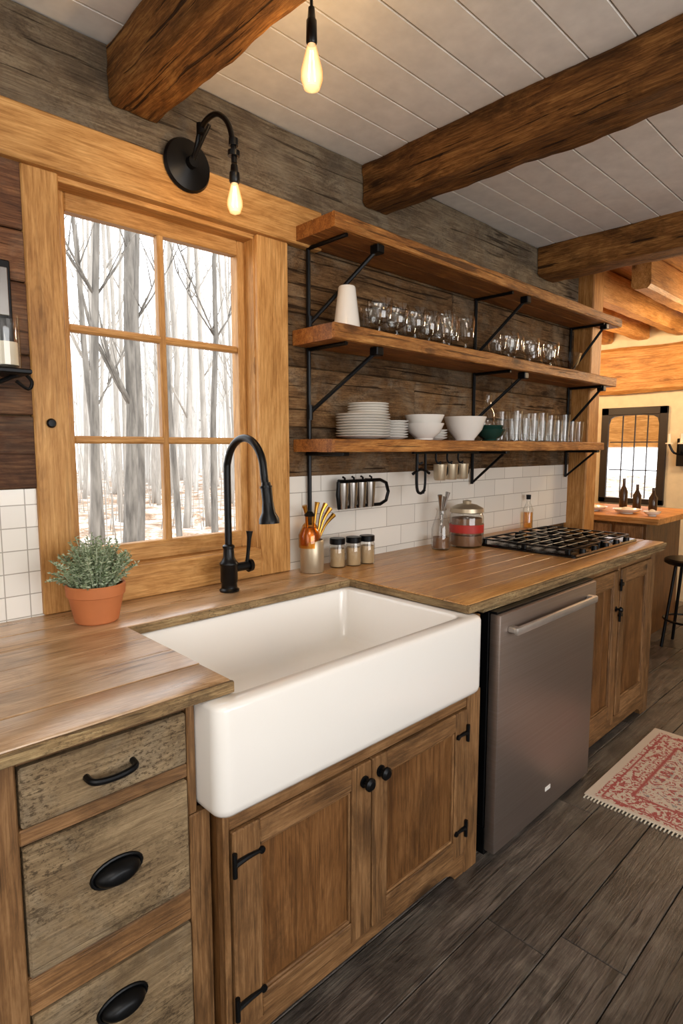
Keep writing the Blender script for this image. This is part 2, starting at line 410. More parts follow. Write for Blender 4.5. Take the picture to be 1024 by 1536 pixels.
b.box((.597,yf,0),(.648,1.118,.628),m_frame,.003,'z'); b.box((.597,yf+.0005,.63),(.6165,1.118,.888),m_frame,.003,'z')
b.box((.175,yf,0),(.268,1.118,.888),m_frame,.003,'z')
b.box((-.69,yf+.004,0),(.172,1.118,.888),m_frame,.003,'z')
for z0,z1 in ((.868,.888),(.718,.748),(.388,.46),(0,.07)): b.box((.268,yf+.002,z0),(.597,1.118,z1),m_frame,.003,'x')
for z0,z1 in ((.751,.864),(.463,.715),(.073,.385)): b.box((.272,yf-.003,z0),(.594,1.118,z1),m_drawer,.004,'x')
b.tube([(.385,yf-.002,.806),(.387,yf-.022,.804),(.40,yf-.03,.802),(.43,yf-.032,.80),(.46,yf-.03,.802),(.473,yf-.022,.804),(.475,yf-.002,.806)],.0065,m_black,10,4)
for zc in (.592,.305):
    rings=[]
    for k in range(9):
        a=math.radians(90*k/8); d=.028*math.sin(a); s_=math.cos(a)
        q=(.25+.75*s_) if k<8 else .02
        rings.append([Vector((.435+.046*math.cos(t)*q,yf-.004-d,zc+.023*math.sin(t)*q)) for t in [2*math.pi*j/24 for j in range(24)]])
    b.loft(rings,m_black,cap0=False)
    b.tube([(.435+.050*math.cos(2*math.pi*j/24),yf-.004,zc+.027*math.sin(2*math.pi*j/24)) for j in range(25)],.004,m_black,8)
b.done()
b=Mb('sink_cabinet')
yf=1.045
b.box((.655,yf+.024,.05),(1.645,1.86,.62),m_cab,.002,'z')
b.box((.652,yf,.0),(.668,yf+.03,.63),m_frame,.003,'z')
b.box((1.575,yf-.004,.0),(1.648,yf+.05,.63),m_frame,.004,'z'); b.box((1.612,yf+.004,.631),(1.648,yf+.05,.877),m_frame,.003,'z')
b.box((.668,yf+.001,.582),(1.575,yf+.03,.630),m_frame,.003,'x')
b.poly([(.668,.075),(.668,0),(.70,0),(.715,.02),(.75,.036),(.80,.04),(1.43,.04),(1.48,.036),(1.51,.022),(1.53,0),(1.575,0),(1.575,.075)],yf+.001,yf+.03,m_frame)
door(b,.672,1.118,.08,.578,yf-.006,m_cab,m_frame,.075,.06); door(b,1.123,1.57,.08,.578,yf-.006,m_cab,m_frame,.06,.06)
knob(b,1.088,yf-.006,.528,.018); knob(b,1.152,yf-.006,.534,.018)
for z in (.505,.155): hinge(b,.672,yf-.006,z,1,.075)
for z in (.50,.17): hinge(b,1.568,yf-.006,z,-1,.05)
b.done()
b=Mb('dishwasher')
b.box((1.70,1.05,.10),(2.455,1.80,.872),m_blackm,.002)
b.box((1.70,1.045,.0),(2.455,1.09,.10),m_blackm,.002)
b.box((1.698,1.005,.02),(2.45,1.046,.868),m_steel,.006,seg=2)
b.box((1.702,1.02,.867),(2.446,1.06,.876),m_blackm,.001)
b.box((1.745,.966,.796),(2.38,.982,.824),m_handle,.007,seg=2)
b.box((1.745,.975,.802),(1.775,1.006,.822),m_handle,.004); b.box((2.35,.975,.802),(2.38,1.006,.822),m_handle,.004)
b.box((2.06,1.0035,.10),(2.10,1.0065,.117),m_dish,.001)
b.done()
b=Mb('base_cabinet')
yf=1.075
b.box((2.47,yf+.024,.06),(3.335,1.86,.876),m_cab,.002,'z')
b.box((2.465,yf,0),(2.50,yf+.03,.876),m_frame,.003,'z'); b.box((3.29,yf-.004,0),(3.34,yf+.05,.876),m_frame,.003,'z'); b.box((2.86,yf,.07),(2.885,yf+.03,.876),m_frame,.003,'z')
b.box((2.50,yf+.001,.845),(3.29,yf+.03,.876),m_frame,.003,'x')
b.poly([(2.50,.11),(2.50,0),(2.53,0),(2.55,.03),(2.60,.045),(3.2,.045),(3.24,.03),(3.26,0),(3.29,0),(3.29,.11)],yf+.001,yf+.03,m_frame)
door(b,2.503,2.858,.115,.842,yf-.006,m_cab,m_frame,.055,.07,planks=3); door(b,2.888,3.288,.115,.842,yf-.006,m_cab,m_frame,.06,.07)
for z in (.77,.62): hinge(b,2.872,yf-.006,z,1,.03)
knob(b,2.835,yf-.006,.66,.014)
b.done()
# ------------------------------------------------------------------ shelves
b=Mb('wall_shelf_unit')
for z0,z1,xr in ((2.208,2.262,4.13),(1.818,1.876,4.09),(1.402,1.452,3.94)):
    if xr<3.96: b.beam((1.525,1.628,z0),(xr,1.857,z1),m_shelf,'x',amp=.002,ch=.004,step=.1)
    else:
        b.beam((1.525,1.628,z0),(xr,1.735,z1),m_shelf,'x',amp=.002,ch=.004,step=.1)
        b.beam((1.525,1.735,z0),(3.968,1.857,z1),m_shelf,'x',amp=.001,ch=.003,step=.1)
    b.beam((1.523,1.612,z0),(xr,1.629,z1-.0005),m_shelfedge,'x',amp=.0035,ch=.004,step=.025)
for xs,xt in ((1.60,1.78),(2.78,2.93),(3.90,3.93)):
    b.tube([(xs,1.847,1.10 if xs<2 else 1.22),(xs,1.847,2.207)],.009,m_black,8)
    for zt_,zb_ in ((2.200,1.91),(1.81,1.56)):
        b.tube([(xs,1.843,zb_),(xt,1.645,zt_-.012)],.0085,m_black,8)
        b.tube([(xs,1.843,zb_-.03),(xs,1.843,zb_+.03)],.013,m_black,8)
        b.box((xt-.02,1.62,zt_-.028),(xt+.02,1.665,zt_+.006),m_black,.004)
        b.tube([(xs,1.847,zt_),(xs,1.63,zt_)],.008,m_black,8)
    b.box((xs-.018,1.63,1.386),(xs+.018,1.85,1.402),m_black,.003)
    if xs>2: b.tube([(xs,1.842,1.23),(xs,1.66,1.385)],.007,m_black,8)
b.done()
zm,zl=1.878,1.454
def tumbler(b,x,y,z,r=.036,h=.10):
    b.lathe([(0,.006),(r*.76,.006),(r*.78,.001),(r,h),(r*.97,h+.001),(r*.95,h)],(x,y,z),m_glass,18)
def goblet(b,x,y,z,r=.045,h=.11):
    b.lathe([(r*.75,0),(r*.5,.004),(.007,.008),(.005,.035),(.012,.042),(r*.85,.062),(r,h*.82),(r*.93,h),(r*.90,h)],(x,y,z+.0005),m_glass,20)
def bowlp(r,h,t=.004): return [(0,0),(r*.45,0),(r*.47,.008),(r*.8,h*.45),(r,h),(r-t,h),(r*.77,h*.47),(r*.4,.012),(0,.010)]
b=Mb('white_pitcher')
b.lathe([(0,0),(.052,0),(.054,.004),(.034,.165),(.031,.17),(.028,.168),(.048,.01),(0,.008)],(1.69,1.72,zm),m_dish,24); b.done()
b=Mb('stemware_glasses')
for (x,y,r) in ((1.85,1.69,.055),(1.97,1.70,.052),(2.08,1.69,.05),(2.19,1.70,.05),(1.90,1.79,.05),(2.03,1.80,.05),(2.15,1.80,.05),(2.27,1.79,.05)):
    goblet(b,x,y,zm,r,.14)
for x,y in ((2.29,1.69),(2.37,1.72),(2.45,1.68),(2.38,1.80),(2.47,1.78)): goblet(b,x,y,zm,.042,.16)
b.done()
b=Mb('stemware_glasses')
for x,y in ((2.86,1.69),(2.97,1.72),(3.08,1.69),(2.92,1.80),(3.04,1.80)): goblet(b,x,y,zm,.052,.135)
for x,y in ((3.34,1.70),(3.44,1.77),(3.30,1.80)): goblet(b,x,y,zm,.048,.145)
b.lathe([(0,.002),(.04,0),(.07,.045),(.09,.11),(.088,.11)],(3.58,1.72,zm),m_glass,24)
b.done()
b=Mb('plate_stack')
def plate(x,y,z,r): b.lathe([(0,.002),(r*.55,0),(r*.6,.002),(r*.95,.010),(r,.013),(r*.99,.0145),(r*.93,.012),(r*.58,.005),(0,.005)],(x,y,z),m_dish,32)
for i in range(9): plate(1.80+random.uniform(-.002,.002),1.735,zl+i*.011,.115)
for i in range(4): plate(1.83,1.735,zl+.101+i*.011,.088)
b.done()
b=Mb('plate_stack')
for i in range(7): plate(2.025,1.77,zl+i*.0115,.072)
b.done()
for nm,x,y,r,h,k in (('white_bowl_stack',2.19,1.72,.092,.075,2),('white_bowl',2.50,1.71,.105,.115,1)):
    b=Mb(nm)
    for i in range(k): b.lathe(bowlp(r,h),(x,y,zl+i*.038),m_dish,32)
    b.done()
b=Mb('white_saucer_stack')
for i in range(4): plate(2.345,1.775,zl+i*.012,.06)
b.done()
b=Mb('green_bowl'); b.lathe(bowlp(.08,.06),(2.73,1.71,zl),m_dgreen,24); b.lathe(bowlp(.07,.06),(2.73,1.71,zl+.02),m_dgreen,24); b.done()
b=Mb('tumbler_glasses')
for i in range(9):
    for j in range(2):
        tumbler(b,2.93+i*.095,1.68+j*.09,zl,.037,(.16 if i%3==0 else .125)+.03*(i==2))
b.done()
b=Mb('glass_carafe')
b.lathe([(0,0),(.034,0),(.038,.01),(.038,.15),(.018,.19),(.016,.25),(.020,.26)],(2.845,1.80,zl),m_glass,20)
b.done()
b=Mb('hanging_mug_rack')
b.box((2.10,1.70,1.390),(2.62,1.72,1.4015),m_black,.002)
for i,x in enumerate((2.13,2.27,2.36,2.45)):
    b.tube([(x,1.71,1.392),(x,1.71,1.36),(x+.012,1.705,1.345),(x+.026,1.70,1.352)],.005,m_black,8,4)
    if i: 
        b.lathe([(0,0),(.026,0),(.030,.01),(.032,.075),(.030,.075),(.027,.012),(0,.01)],(x+.02,1.70,1.265),m_merc,16)
        b.tube([(x+.02+.03,1.70,1.33),(x+.075,1.70,1.325),(x+.072,1.70,1.29),(x+.046,1.70,1.28)],.004,m_black,8,4)
        b.tube([(x+.02,1.70,1.352),(x+.02,1.70,1.334)],.004,m_black,8)
b.tube([(2.13,1.71,1.392),(2.13,1.71,1.24),(2.15,1.705,1.21),(2.175,1.70,1.225)],.007,m_black,8,4)
b.tube([(2.19,1.71,1.392),(2.19,1.71,1.25),(2.17,1.705,1.21)],.006,m_black,8,4)
b.tube([(2.10,1.71,1.30),(2.16,1.71,1.32),(2.22,1.71,1.30)],.007,m_black,8,4)
b.done()
# ------------------------------------------------------------------ faucet
b=Mb('kitchen_faucet')
fx,fy=1.13,1.735
b.lathe([(0,0),(.034,0),(.035,.006),(.028,.012),(.027,.03),(.030,.034),(.030,.09),(.033,.094),(.033,.10),(.026,.108),(.020,.12),(.018,.15),(.021,.152),(.021,.16),(.0135,.165)],(fx,fy,.9205),m_blackm,24)
pts=[(fx,fy,1.08),(fx,fy,1.33)]
for k in range(1,10):
    a=math.radians(180*k/10); pts.append((fx,fy-.105+.105*math.cos(a),1.335+.115*math.sin(a)))
pts+= [(fx,fy-.213,1.32),(fx,fy-.222,1.29)]
b.tube(pts,.0125,m_blackm,14,4)
b.tube([(fx,fy-.220,1.31),(fx,fy-.222,1.29),(fx,fy-.228,1.25),(fx,fy-.232,1.215),(fx,fy-.234,1.195),(fx,fy-.235,1.18)],[.014,.018,.0175,.022,.032,.033],m_blackm,20)
b.tube([(fx,fy-.2195,1.298),(fx,fy-.2205,1.292)],[.020,.020],m_blackm,18)
b.tube([(fx+.02,fy,1.0),(fx+.085,fy,1.0)],[.016,.016],m_blackm,16)
b.tube([(fx+.08,fy,1.0),(fx+.095,fy,1.0)],[.024,.022],m_blackm,16)
b.tube([(fx+.075,fy,1.0),(fx+.078,fy-.005,1.05),(fx+.080,fy-.01,1.10),(fx+.082,fy-.01,1.125)],[.008,.0065,.008,.013],m_blackm,10,4)
b.done(angle=45)
# ------------------------------------------------------------------ potted herb
b=Mb('potted_herb')
px,py=.655,1.70
b.lathe([(0,0),(.056,0),(.060,.004),(.074,.072),(.076,.078),(.080,.080),(.082,.108),(.079,.112),(.074,.110),(.072,.085),(0,.085)],(px,py,.9205),m_terra,32)
b.lathe([(0,.09),(.073,.086)],(px,py,.9205),m_soil,20)
def leafmat():
    s=NT('herb_leaf'); r=s.n('ShaderNodeAttribute',attribute_name='rnd').outputs['Fac']
    s.set(s.b,'Base Color',s.ramp(r,[(0,lin('#566A46')),(.5,lin('#8A9C7A')),(1,lin('#BEC8AE'))])); s.set(s.b,'Roughness',.6); return s.m
m_leaf=leafmat()
for i in range(150):
    a=random.uniform(0,6.283); sp=random.random()**.6
    base=Vector((px+.05*sp*math.cos(a),py+.05*sp*math.sin(a),1.005))
    tip=Vector((px+.13*sp*math.cos(a),py+.115*sp*math.sin(a),1.005+.135*(1-.6*sp*sp)+random.uniform(-.02,.04)))
    mid=(base+tip)/2+Vector((0,0,.02))
    b.tube([base,mid,tip],.0012,m_leaf,4)
    for k in range(18):
        t=.2+.8*k/17; p=base*(1-t)**2+mid*2*t*(1-t)+tip*t*t
        for q in range(2):
            d=Vector((random.gauss(0,1),random.gauss(0,1),random.uniform(-.1,1))).normalized(); L=random.uniform(.007,.014)
            w=d.orthogonal().normalized()*L*.22
            b.add([p,p+d*L*.5+w,p+d*L,p+d*L*.5-w],[[0,1,2,3]],m_leaf,'x',random.random())
b.done()
# ------------------------------------------------------------------ counter objects
b=Mb('utensil_jar')
ux,uy=1.553,1.78
b.lathe([(0,0),(.046,0),(.048,.004),(.048,.125),(.045,.13),(.043,.13),(.043,.008),(0,.006)],(ux,uy,.9215),m_merc,28)
b.lathe([(.044,.10),(.045,.15),(.028,.19),(.018,.20),(.018,.225),(.014,.225)],(ux-.012,uy,.9215),m_amber,20)
b.lathe([(0,.11),(.038,.11),(.040,.15),(.026,.18),(0,.182)],(ux-.012,uy,.9215),m_brass,20)
for dx,dy,ex,ez in ((.015,0,.10,.25),(.02,.01,.13,.22),(-.01,.01,-.03,.27),(.0,.0,.03,.28),(.02,0,.075,.27)):
    b.tube([(ux+dx,uy+dy,1.0),(ux+ex*.6,uy+dy,.92+ez*.8),(ux+ex,uy+dy,.92+ez)],[.004,.005,.011],m_brass,8,4)
b.lathe([(0,0),(.02,0),(.022,.006),(.01,.02),(0,.022)],(ux-.012,uy,.9215+.225),m_black,14)
b.done()
for x,y in ((1.69,1.775),(1.765,1.755),(1.838,1.745)):
    b=Mb('spice_jar')
    b.lathe([(0,.0),(.032,0),(.034,.004),(.034,.085),(.029,.097),(.029,.1)],(x,y,.9215),m_glass,20)
    b.lathe([(0,.003),(.030,.004),(.030,.078),(0,.08)],(x,y,.9215),m_spice,18)
    b.lathe([(.031,.097),(.033,.099),(.033,.12),(.031,.122),(0,.122)],(x,y,.9215),m_black,20)
    b.done()
b=Mb('cup_rack')
zr=1.22
b.tube([(1.72,1.80,zr+.055),(1.98,1.80,zr+.055),(2.02,1.80,zr+.04),(2.035,1.80,zr),(2.02,1.80,zr-.04),(1.98,1.80,zr-.055),(1.72,1.80,zr-.055),(1.715,1.80,zr),(1.72,1.80,zr+.055)],.008,m_black,8)
for x in (1.78,1.95): b.tube([(x,1.80,zr+.055),(x,1.864,zr+.055)],.006,m_black,8)
for x in (1.745,1.80,1.855,1.91): 
    b.lathe([(.020,-.06),(.025,0),(.026,.05),(.024,.05),(.023,0),(.018,-.058),(0,-.058)],(x,1.80,zr),m_chrome,18)
    b.tube([(x,1.80,zr+.075),(x+.012,1.80,zr+.07),(x+.012,1.80,zr+.05)],.0045,m_black,6)
b.done()
b=Mb('cookie_jar')
jx,jy=2.52,1.70
b.lathe([(0,0),(.075,0),(.082,.006),(.085,.03),(.085,.15),(.078,.17),(.072,.175)],(jx,jy,.9215),m_glass,28)
b.lathe([(0,.006),(.078,.01),(.078,.06),(0,.065)],(jx,jy,.9215),m_coffee,20)
b.lathe([(.0855,.075),(.0865,.076),(.0865,.115),(.0855,.116)],(jx,jy,.9215),m_red,28)
b.lathe([(0,.066),(.076,.066),(.076,.145),(0,.15)],(jx,jy,.9215),m_coffee,20)
b.lathe([(.074,.172),(.084,.176),(.082,.195),(.05,.212),(.02,.218),(.022,.232),(0,.236)],(jx,jy,.9215),m_merc,28)
b.done()
b=Mb('glass_bottle')
b.lathe([(0,0),(.042,0),(.046,.006),(.046,.10),(.035,.14),(.024,.17),(.022,.19),(.028,.20)],(2.36,1.74,.9215),m_glass,22)
for dx,dz in ((-.02,.27),(.02,.26),(.045,.28)): b.tube([(2.36,1.74,1.0),(2.36+dx*.4,1.74,1.11),(2.36+dx,1.735,.92+dz)],[.004,.004,.012],m_chrome,8,3)
b.lathe([(0,.005),(.04,.008),(.04,.06),(0,.06)],(2.36,1.74,.9215),m_coffee,18)
b.done()
for x,y,h,r in ((3.36,1.82,.20,.030),):
    b=Mb('oil_bottle')
    b.lathe([(0,0),(r,0),(r,h*.6),(r*.4,h*.8),(r*.4,h),(0,h)],(x,y,.9215),m_glass,16)
    b.lathe([(0,.004),(r*.9,.004),(r*.9,h*.5),(0,h*.5)],(x,y,.9215),m_amber,16)
    b.lathe([(r*.45,h-.02),(r*.5,h+.008),(0,h+.01)],(x,y,.9215),m_black,12)
    b.done()
b=Mb('gas_cooktop')
cx0,cx1,cy0,cy1=2.58,3.33,1.16,1.70; z=.9215
b.loft([rr(cx0,cx1,cy0,cy1,.02,z),rr(cx0,cx1,cy0,cy1,.02,z+.006),rr(cx0+.006,cx1-.006,cy0+.006,cy1-.006,.018,z+.012)],m_cglass)
xm=(cx0+cx1)/2
for gx0,gx1 in ((cx0+.02,xm-.008),(xm+.008,cx1-.02)):
    zz=z+.036
    b.loft([rr(gx0,gx1,cy0+.03,cy1-.03,.03,zz-.006),rr(gx0,gx1,cy0+.03,cy1-.03,.03,zz),rr(gx0+.012,gx1-.012,cy0+.042,cy1-.042,.02,zz),rr(gx0+.012,gx1-.012,cy0+.042,cy1-.042,.02,zz-.006)],m_black,False,False)
    for yy in (cy0+.10,cy0+.17,cy0+.24,cy0+.31,cy0+.38,cy0+.44): b.box((gx0+.005,yy-.004,zz-.009),(gx1-.005,yy+.004,zz),m_black,.002)
    for xx in (gx0+.1,gx0+.22): b.box((xx-.004,cy0+.035,zz-.009),(xx+.004,cy1-.035,zz),m_black,.002)
    for xx in (gx0+.01,gx1-.01):
        for yy in (cy0+.05,(cy0+cy1)/2,cy1-.05): b.box((xx-.008,yy-.012,z+.01),(xx+.008,yy+.012,zz-.002),m_black,.003)
    for yy in (cy0+.15,cy1-.15): b.lathe([(0,.012),(.06,.012),(.055,.018),(.035,.021),(.035,.026),(0,.027)],((gx0+gx1)/2,yy,z),m_black,20)
for i in range(5): b.lathe([(0,.012),(.016,.012),(.015,.03),(0,.031)],(cx0+.12+i*.13,cy0+.02,z),m_blackm,12)
b.done()
# ------------------------------------------------------------------ lamps
b=Mb('sconce_lamp')
sx,sy,sz=1.06,1.829,2.335
b.lathe([(0,0),(.082,0),(.084,.006),(.078,.016),(.05,.024),(.02,.03),(.018,.05),(0,.052)],(sx,sy,sz),m_blackm,32,RX(90))
b.tube([(sx,1.79,sz),(sx,1.765,sz+.03),(sx,1.74,sz+.075),(sx,1.70,sz+.095),(sx,1.64,sz+.09),(sx,1.585,sz+.045),(sx,1.56,sz-.02),(sx,1.555,sz-.08)],.0085,m_blackm,12,5)
b.tube([(sx,1.79,sz-.0),(sx,1.75,sz+.03),(sx,1.685,sz+.075)],.006,m_blackm,10,4)
b.tube([(sx,1.735,sz+.065),(sx,1.735,sz+.095)],.014,m_blackm,12)
b.tube([(sx,1.558,sz-.03),(sx,1.557,sz-.01)],.014,m_blackm,12); b.tube([(sx,1.557,sz-.06),(sx,1.556,sz-.045)],.018,m_blackm,12)
z0=sz-.085
b.lathe([(0,.0),(.010,0),(.012,-.018),(.015,-.022),(.016,-.045),(.012,-.052),(0,-.053)],(sx,1.555,z0),m_blackm,16)
b.lathe([(.010,-.052),(.014,-.066),(.023,-.101),(.023,-.116),(.016,-.134),(0,-.141)],(sx,1.555,z0),m_bulb,20)
for k in range(4):
    a=k*1.571; b.tube([(sx+.003*math.cos(a),1.555+.003*math.sin(a),z0-.061),(sx+.009*math.cos(a),1.555+.009*math.sin(a),z0-.116)],.0016,m_fil,6)
b.done()
b=Mb('pendant_bulb')
qx,qy=1.055,1.2
b.lathe([(0,H),(.04,H),(.038,H-.015),(0,H-.02)],(qx,qy,0),m_blackm,20)
b.tube([(qx,qy,H-.01),(qx,qy,2.50)],.004,m_blackm,8)
zp=-.012
b.lathe([(0,2.515+zp),(.008,2.515+zp),(.010,2.49+zp),(.013,2.485+zp),(.014,2.435+zp),(.011,2.43+zp),(0,2.429+zp)],(qx,qy,0),m_blackm,18)
b.lathe([(.010,2.431+zp),(.015,2.415+zp),(.027,2.37+zp),(.0275,2.35+zp),(.02,2.328+zp),(0,2.318+zp)],(qx,qy,0),m_bulb,24)
for k in range(4):
    a=k*1.571; b.tube([(qx+.004*math.cos(a),qy+.004*math.sin(a),2.415+zp),(qx+.011*math.cos(a),qy+.011*math.sin(a),2.35+zp)],.0018,m_fil,6)
b.done()
b=Mb('candle_holder')
hx=.475
b.box((hx-.03,1.85,1.62),(hx+.045,1.858,1.93),m_black,.003)
b.box((hx-.022,1.846,1.78),(hx+.037,1.851,1.91),m_chrome,.002)
b.box((hx-.045,1.74,1.615),(hx+.055,1.858,1.628),m_black,.003)
b.lathe([(0,.002),(.036,.002),(.038,.01),(.038,.14)],(hx+.005,1.795,1.629),m_glass,20)
b.lathe([(0,.01),(.032,.01),(.032,.07),(0,.072)],(hx+.005,1.795,1.629),m_cream,16)
b.tube([(hx+.055,1.80,1.62),(hx+.07,1.80,1.60),(hx+.06,1.80,1.58),(hx+.03,1.80,1.60)],.005,m_black,8,4)
b.tube([(hx+.04,1.8,1.62),(hx-.04,1.82,1.58)],.006,m_black,8)
b.done()
# ------------------------------------------------------------------ rug
def rugmat():
    s=NT('woven_rug'); tc=s.n('ShaderNodeTexCoord'); g=tc.outputs['Generated']; ob=tc.outputs['Object']
    sx=s.n('ShaderNodeSeparateXYZ'); s.set(sx,0,g)
    U=s.math('MULTIPLY',s.math('SUBTRACT',.5,s.math('ABSOLUTE',s.math('SUBTRACT',sx.outputs[0],.5))),.82)
    V=s.math('MULTIPLY',s.math('SUBTRACT',.5,s.math('ABSOLUTE',s.math('SUBTRACT',sx.outputs[1],.5))),1.5)
    d=s.math('MINIMUM',U,V)
    ab=s.n('ShaderNodeVectorMath',operation='ABSOLUTE'); s.set(ab,0,ob)
    v1=s.n('ShaderNodeTexVoronoi',{'Scale':16.0},feature='DISTANCE_TO_EDGE'); s.set(v1,'Vector',ab.outputs[0])
    n1=s.noise(ab.outputs[0],45,4,1.5); n2=s.noise(ab.outputs[0],26,3,3)
    red=lin('#A8524C'); crm=lin('#CFC0AE'); blu=lin('#8A8684')
    f1=s.ramp(v1.outputs[0],[(.05,(1,1,1)),(.09,(0,0,0))])
    c=s.mix(s.ramp(n2,[(.47,(0,0,0)),(.5,(1,1,1))]),red,crm)
    c=s.mix(f1,c,crm)
    c=s.mix(s.ramp(n1,[(.56,(0,0,0)),(.62,(1,1,1))]),c,blu)
    c2=s.mix(s.ramp(n1,[(.49,(0,0,0)),(.53,(1,1,1))]),crm,red)
    b1=s.ramp(d,[(.152,(0,0,0)),(.153,(1,1,1))])
    out=s.mix(b1,c2,c)
    ln=s.ramp(d,[(.055,(1,1,1)),(.056,(0,0,0)),(.064,(0,0,0)),(.065,(1,1,1)),(.14,(1,1,1)),(.141,(0,0,0)),(.152,(0,0,0)),(.153,(1,1,1))])
    out=s.mix(ln,red,out)
    out=s.mix(s.ramp(d,[(.035,(1,1,1)),(.036,(0,0,0))]),out,crm)
    s.set(s.b,'Base Color',out); s.set(s.b,'Roughness',.95); s.bump(s.noise(ob,260,2),.5,.003); return s.m
b=Mb('area_rug'); m_rug=rugmat()
b.box((2.31,-.55,.0005),(3.13,.96,.010),m_rug,.003)
for i in range(110): b.box((2.285+random.uniform(0,.006),-.545+i*.0137,.0008),(2.312,-.541+i*.0137,.006),m_cream,0)
b.done()
# ------------------------------------------------------------------ far room
b=Mb('wall_right')
for a,c in (((6.0,-3,0),(6.1,1.9,H)),((6.0,2.46,0),(6.1,4.4,H)),((6.0,1.9,0),(6.1,2.46,.9)),((6.0,1.9,1.78),(6.1,2.46,H))): b.box(a,c,m_plaster,0)
b.beam((5.93,-3,1.93),(5.999,4.3,2.36),m_far,'y',amp=.01,ch=.03)
b.done(origin=False)
b=Mb('window_2')
for a,c in (((5.97,1.88,.88),(6.0,1.95,1.80)),((5.97,2.41,.88),(6.0,2.48,1.80)),((5.97,1.88,1.73),(6.0,2.48,1.80)),((5.97,1.88,.88),(6.0,2.48,.93))): b.box(a,c,m_dkframe,.004)
for yy in (2.065,2.18,2.295): b.box((6.02,yy-.004,.93),(6.04,yy+.004,1.74),m_dkframe,.002)
for zz in (1.2,1.47): b.box((6.021,1.95,zz-.005),(6.039,2.41,zz+.005),m_dkframe,.002)
b.box((6.03,1.92,.9),(6.032,2.44,1.76),m_pane,0)
b.poly([(1.95,1.64),(1.95,1.74),(2.41,1.74),(2.41,1.64),(2.395,1.695),(2.36,1.715),(2.26,1.725),(2.10,1.725),(2.0,1.715),(1.965,1.695)],5.975,5.999,m_dkframe,ax='x')
b.done()
b=Mb('orange_window_backing'); b.beam((6.6,.8,1.42),(6.75,4.2,1.95),m_far,'y',amp=.01)  # added timber; its orange wood stands in for warm light behind the window
for yy in (1.0,2.9,3.9): b.box((6.62,yy,-.9),(6.74,yy+.1,1.45),m_far,.004)
b.done()
b=Mb('ceiling_joists')
b.box((4.051,-3,H+.03),(6.1,4.4,H+.06),m_far,0,'x')
for i in range(12):
    y0=.1+i*.33; b.beam((4.06,y0,2.42),(5.99,y0+.12,H+.025),m_far,'x',amp=.008,ch=.02)
b.done()
b=Mb('wall_far'); b.box((4.0,4.3,0),(6.1,4.4,H+.06),m_plaster,0); b.done(origin=False)
b=Mb('wall_partition'); b.box((4.0,2.025,0),(4.1,4.29,H),m_plaster,0); b.done(origin=False)
b=Mb('dining_island')
for i in range(7): b.box((4.45+i*.13,1.42,.875),(4.45+(i+1)*.13-.001,2.75,.92),m_far,.003,'y')
b.box((4.52,1.52,.0),(5.28,2.68,.875),m_cab,.003,'z')
for i in range(5): b.box((4.505,1.54+i*.225,.06),(4.52,1.54+i*.225+.2,.85),m_frame,.004,'z')
b.done()
b=Mb('bar_stool')
stx,sty=4.62,1.25
b.lathe([(0,0),(.15,0),(.165,.01),(.165,.03),(.15,.04),(0,.042)],(stx,sty,.60),m_blackm,28)
for k in range(4):
    a=.785+k*1.571; c,s_=math.cos(a),math.sin(a)
    b.tube([(stx+.1*c,sty+.1*s_,.602),(stx+.17*c,sty+.17*s_,.004)],.011,m_blackm,10)
b.tube([(stx+.15*math.cos(k*.3927),sty+.15*math.sin(k*.3927),.2) for k in range(17)],.008,m_blackm,8)
b.done()
b=Mb('serving_dishes')
for x,y,r in ((4.68,1.72,.10),(4.70,2.0,.12),(4.62,1.52,.06),(4.66,2.3,.1)):
    b.lathe(bowlp(r,.035),(x,y,.9205),m_dish,24)
    b.lathe([(0,.012),(r*.5,.02),(r*.3,.045),(0,.05)],(x,y,.9205),m_cream,14)
b.done()
b=Mb('table_bottles')
for x,y,h in ((5.10,1.80,.20),(5.16,1.93,.24),(5.05,1.66,.18)):
    b.lathe([(0,0),(.03,0),(.032,.01),(.032,h*.55),(.012,h*.75),(.011,h),(0,h)],(x,y,.9205),m_brown,18)
b.done()
b=Mb('candelabra')
b.tube([(5.95,1.72,1.35),(5.90,1.72,1.45),(5.86,1.72,1.52)],.012,m_blackm,8,4)
for dy in (-.1,0,.1):
    b.tube([(5.95,1.72,1.36),(5.88,1.72+dy*.6,1.37),(5.86,1.72+dy,1.45)],.01,m_blackm,8,4)
    b.lathe([(0,0),(.03,0),(.03,.01),(.012,.012),(.012,.09),(0,.09)],(5.86,1.72+dy,1.45),m_cream,12)
b.box((5.94,1.66,1.25),(5.999,1.78,1.5),m_blackm,.005)
b.done()
# ------------------------------------------------------------------ outside
def groundmat():
    s=NT('leaf_litter'); tc=s.n('ShaderNodeTexCoord')
    n=s.noise(tc.outputs['Object'],1.6,10,.5,.8)
    s.set(s.b,'Base Color',s.ramp(n,[(.38,lin('#6A4E38')),(.48,lin('#9A8068')),(.55,lin('#C0BAB4'))])); s.set(s.b,'Roughness',1); return s.m
b=Mb('ground_outside')
n=40; vs=[];fs=[]
for i in range(n+1):
    for j in range(n+1):
        x=-15+60*i/n; yy=4.6+45*j/n; vs.append((x,yy,-.75+.35*noise.noise(Vector((x*.3,yy*.3,0)))+.004*yy))
for i in range(n):
    for j in range(n): a=i*(n+1)+j; fs.append([a,a+n+1,a+n+2,a+1])
b.add(vs,fs,groundmat()); b.done(origin=False,angle=180)
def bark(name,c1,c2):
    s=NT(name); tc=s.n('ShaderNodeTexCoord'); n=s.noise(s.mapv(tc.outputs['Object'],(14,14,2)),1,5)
    s.set(s.b,'Base Color',s.ramp(n,[(.35,lin(c1)),(.65,lin(c2))])); s.set(s.b,'Roughness',.95); return s.m
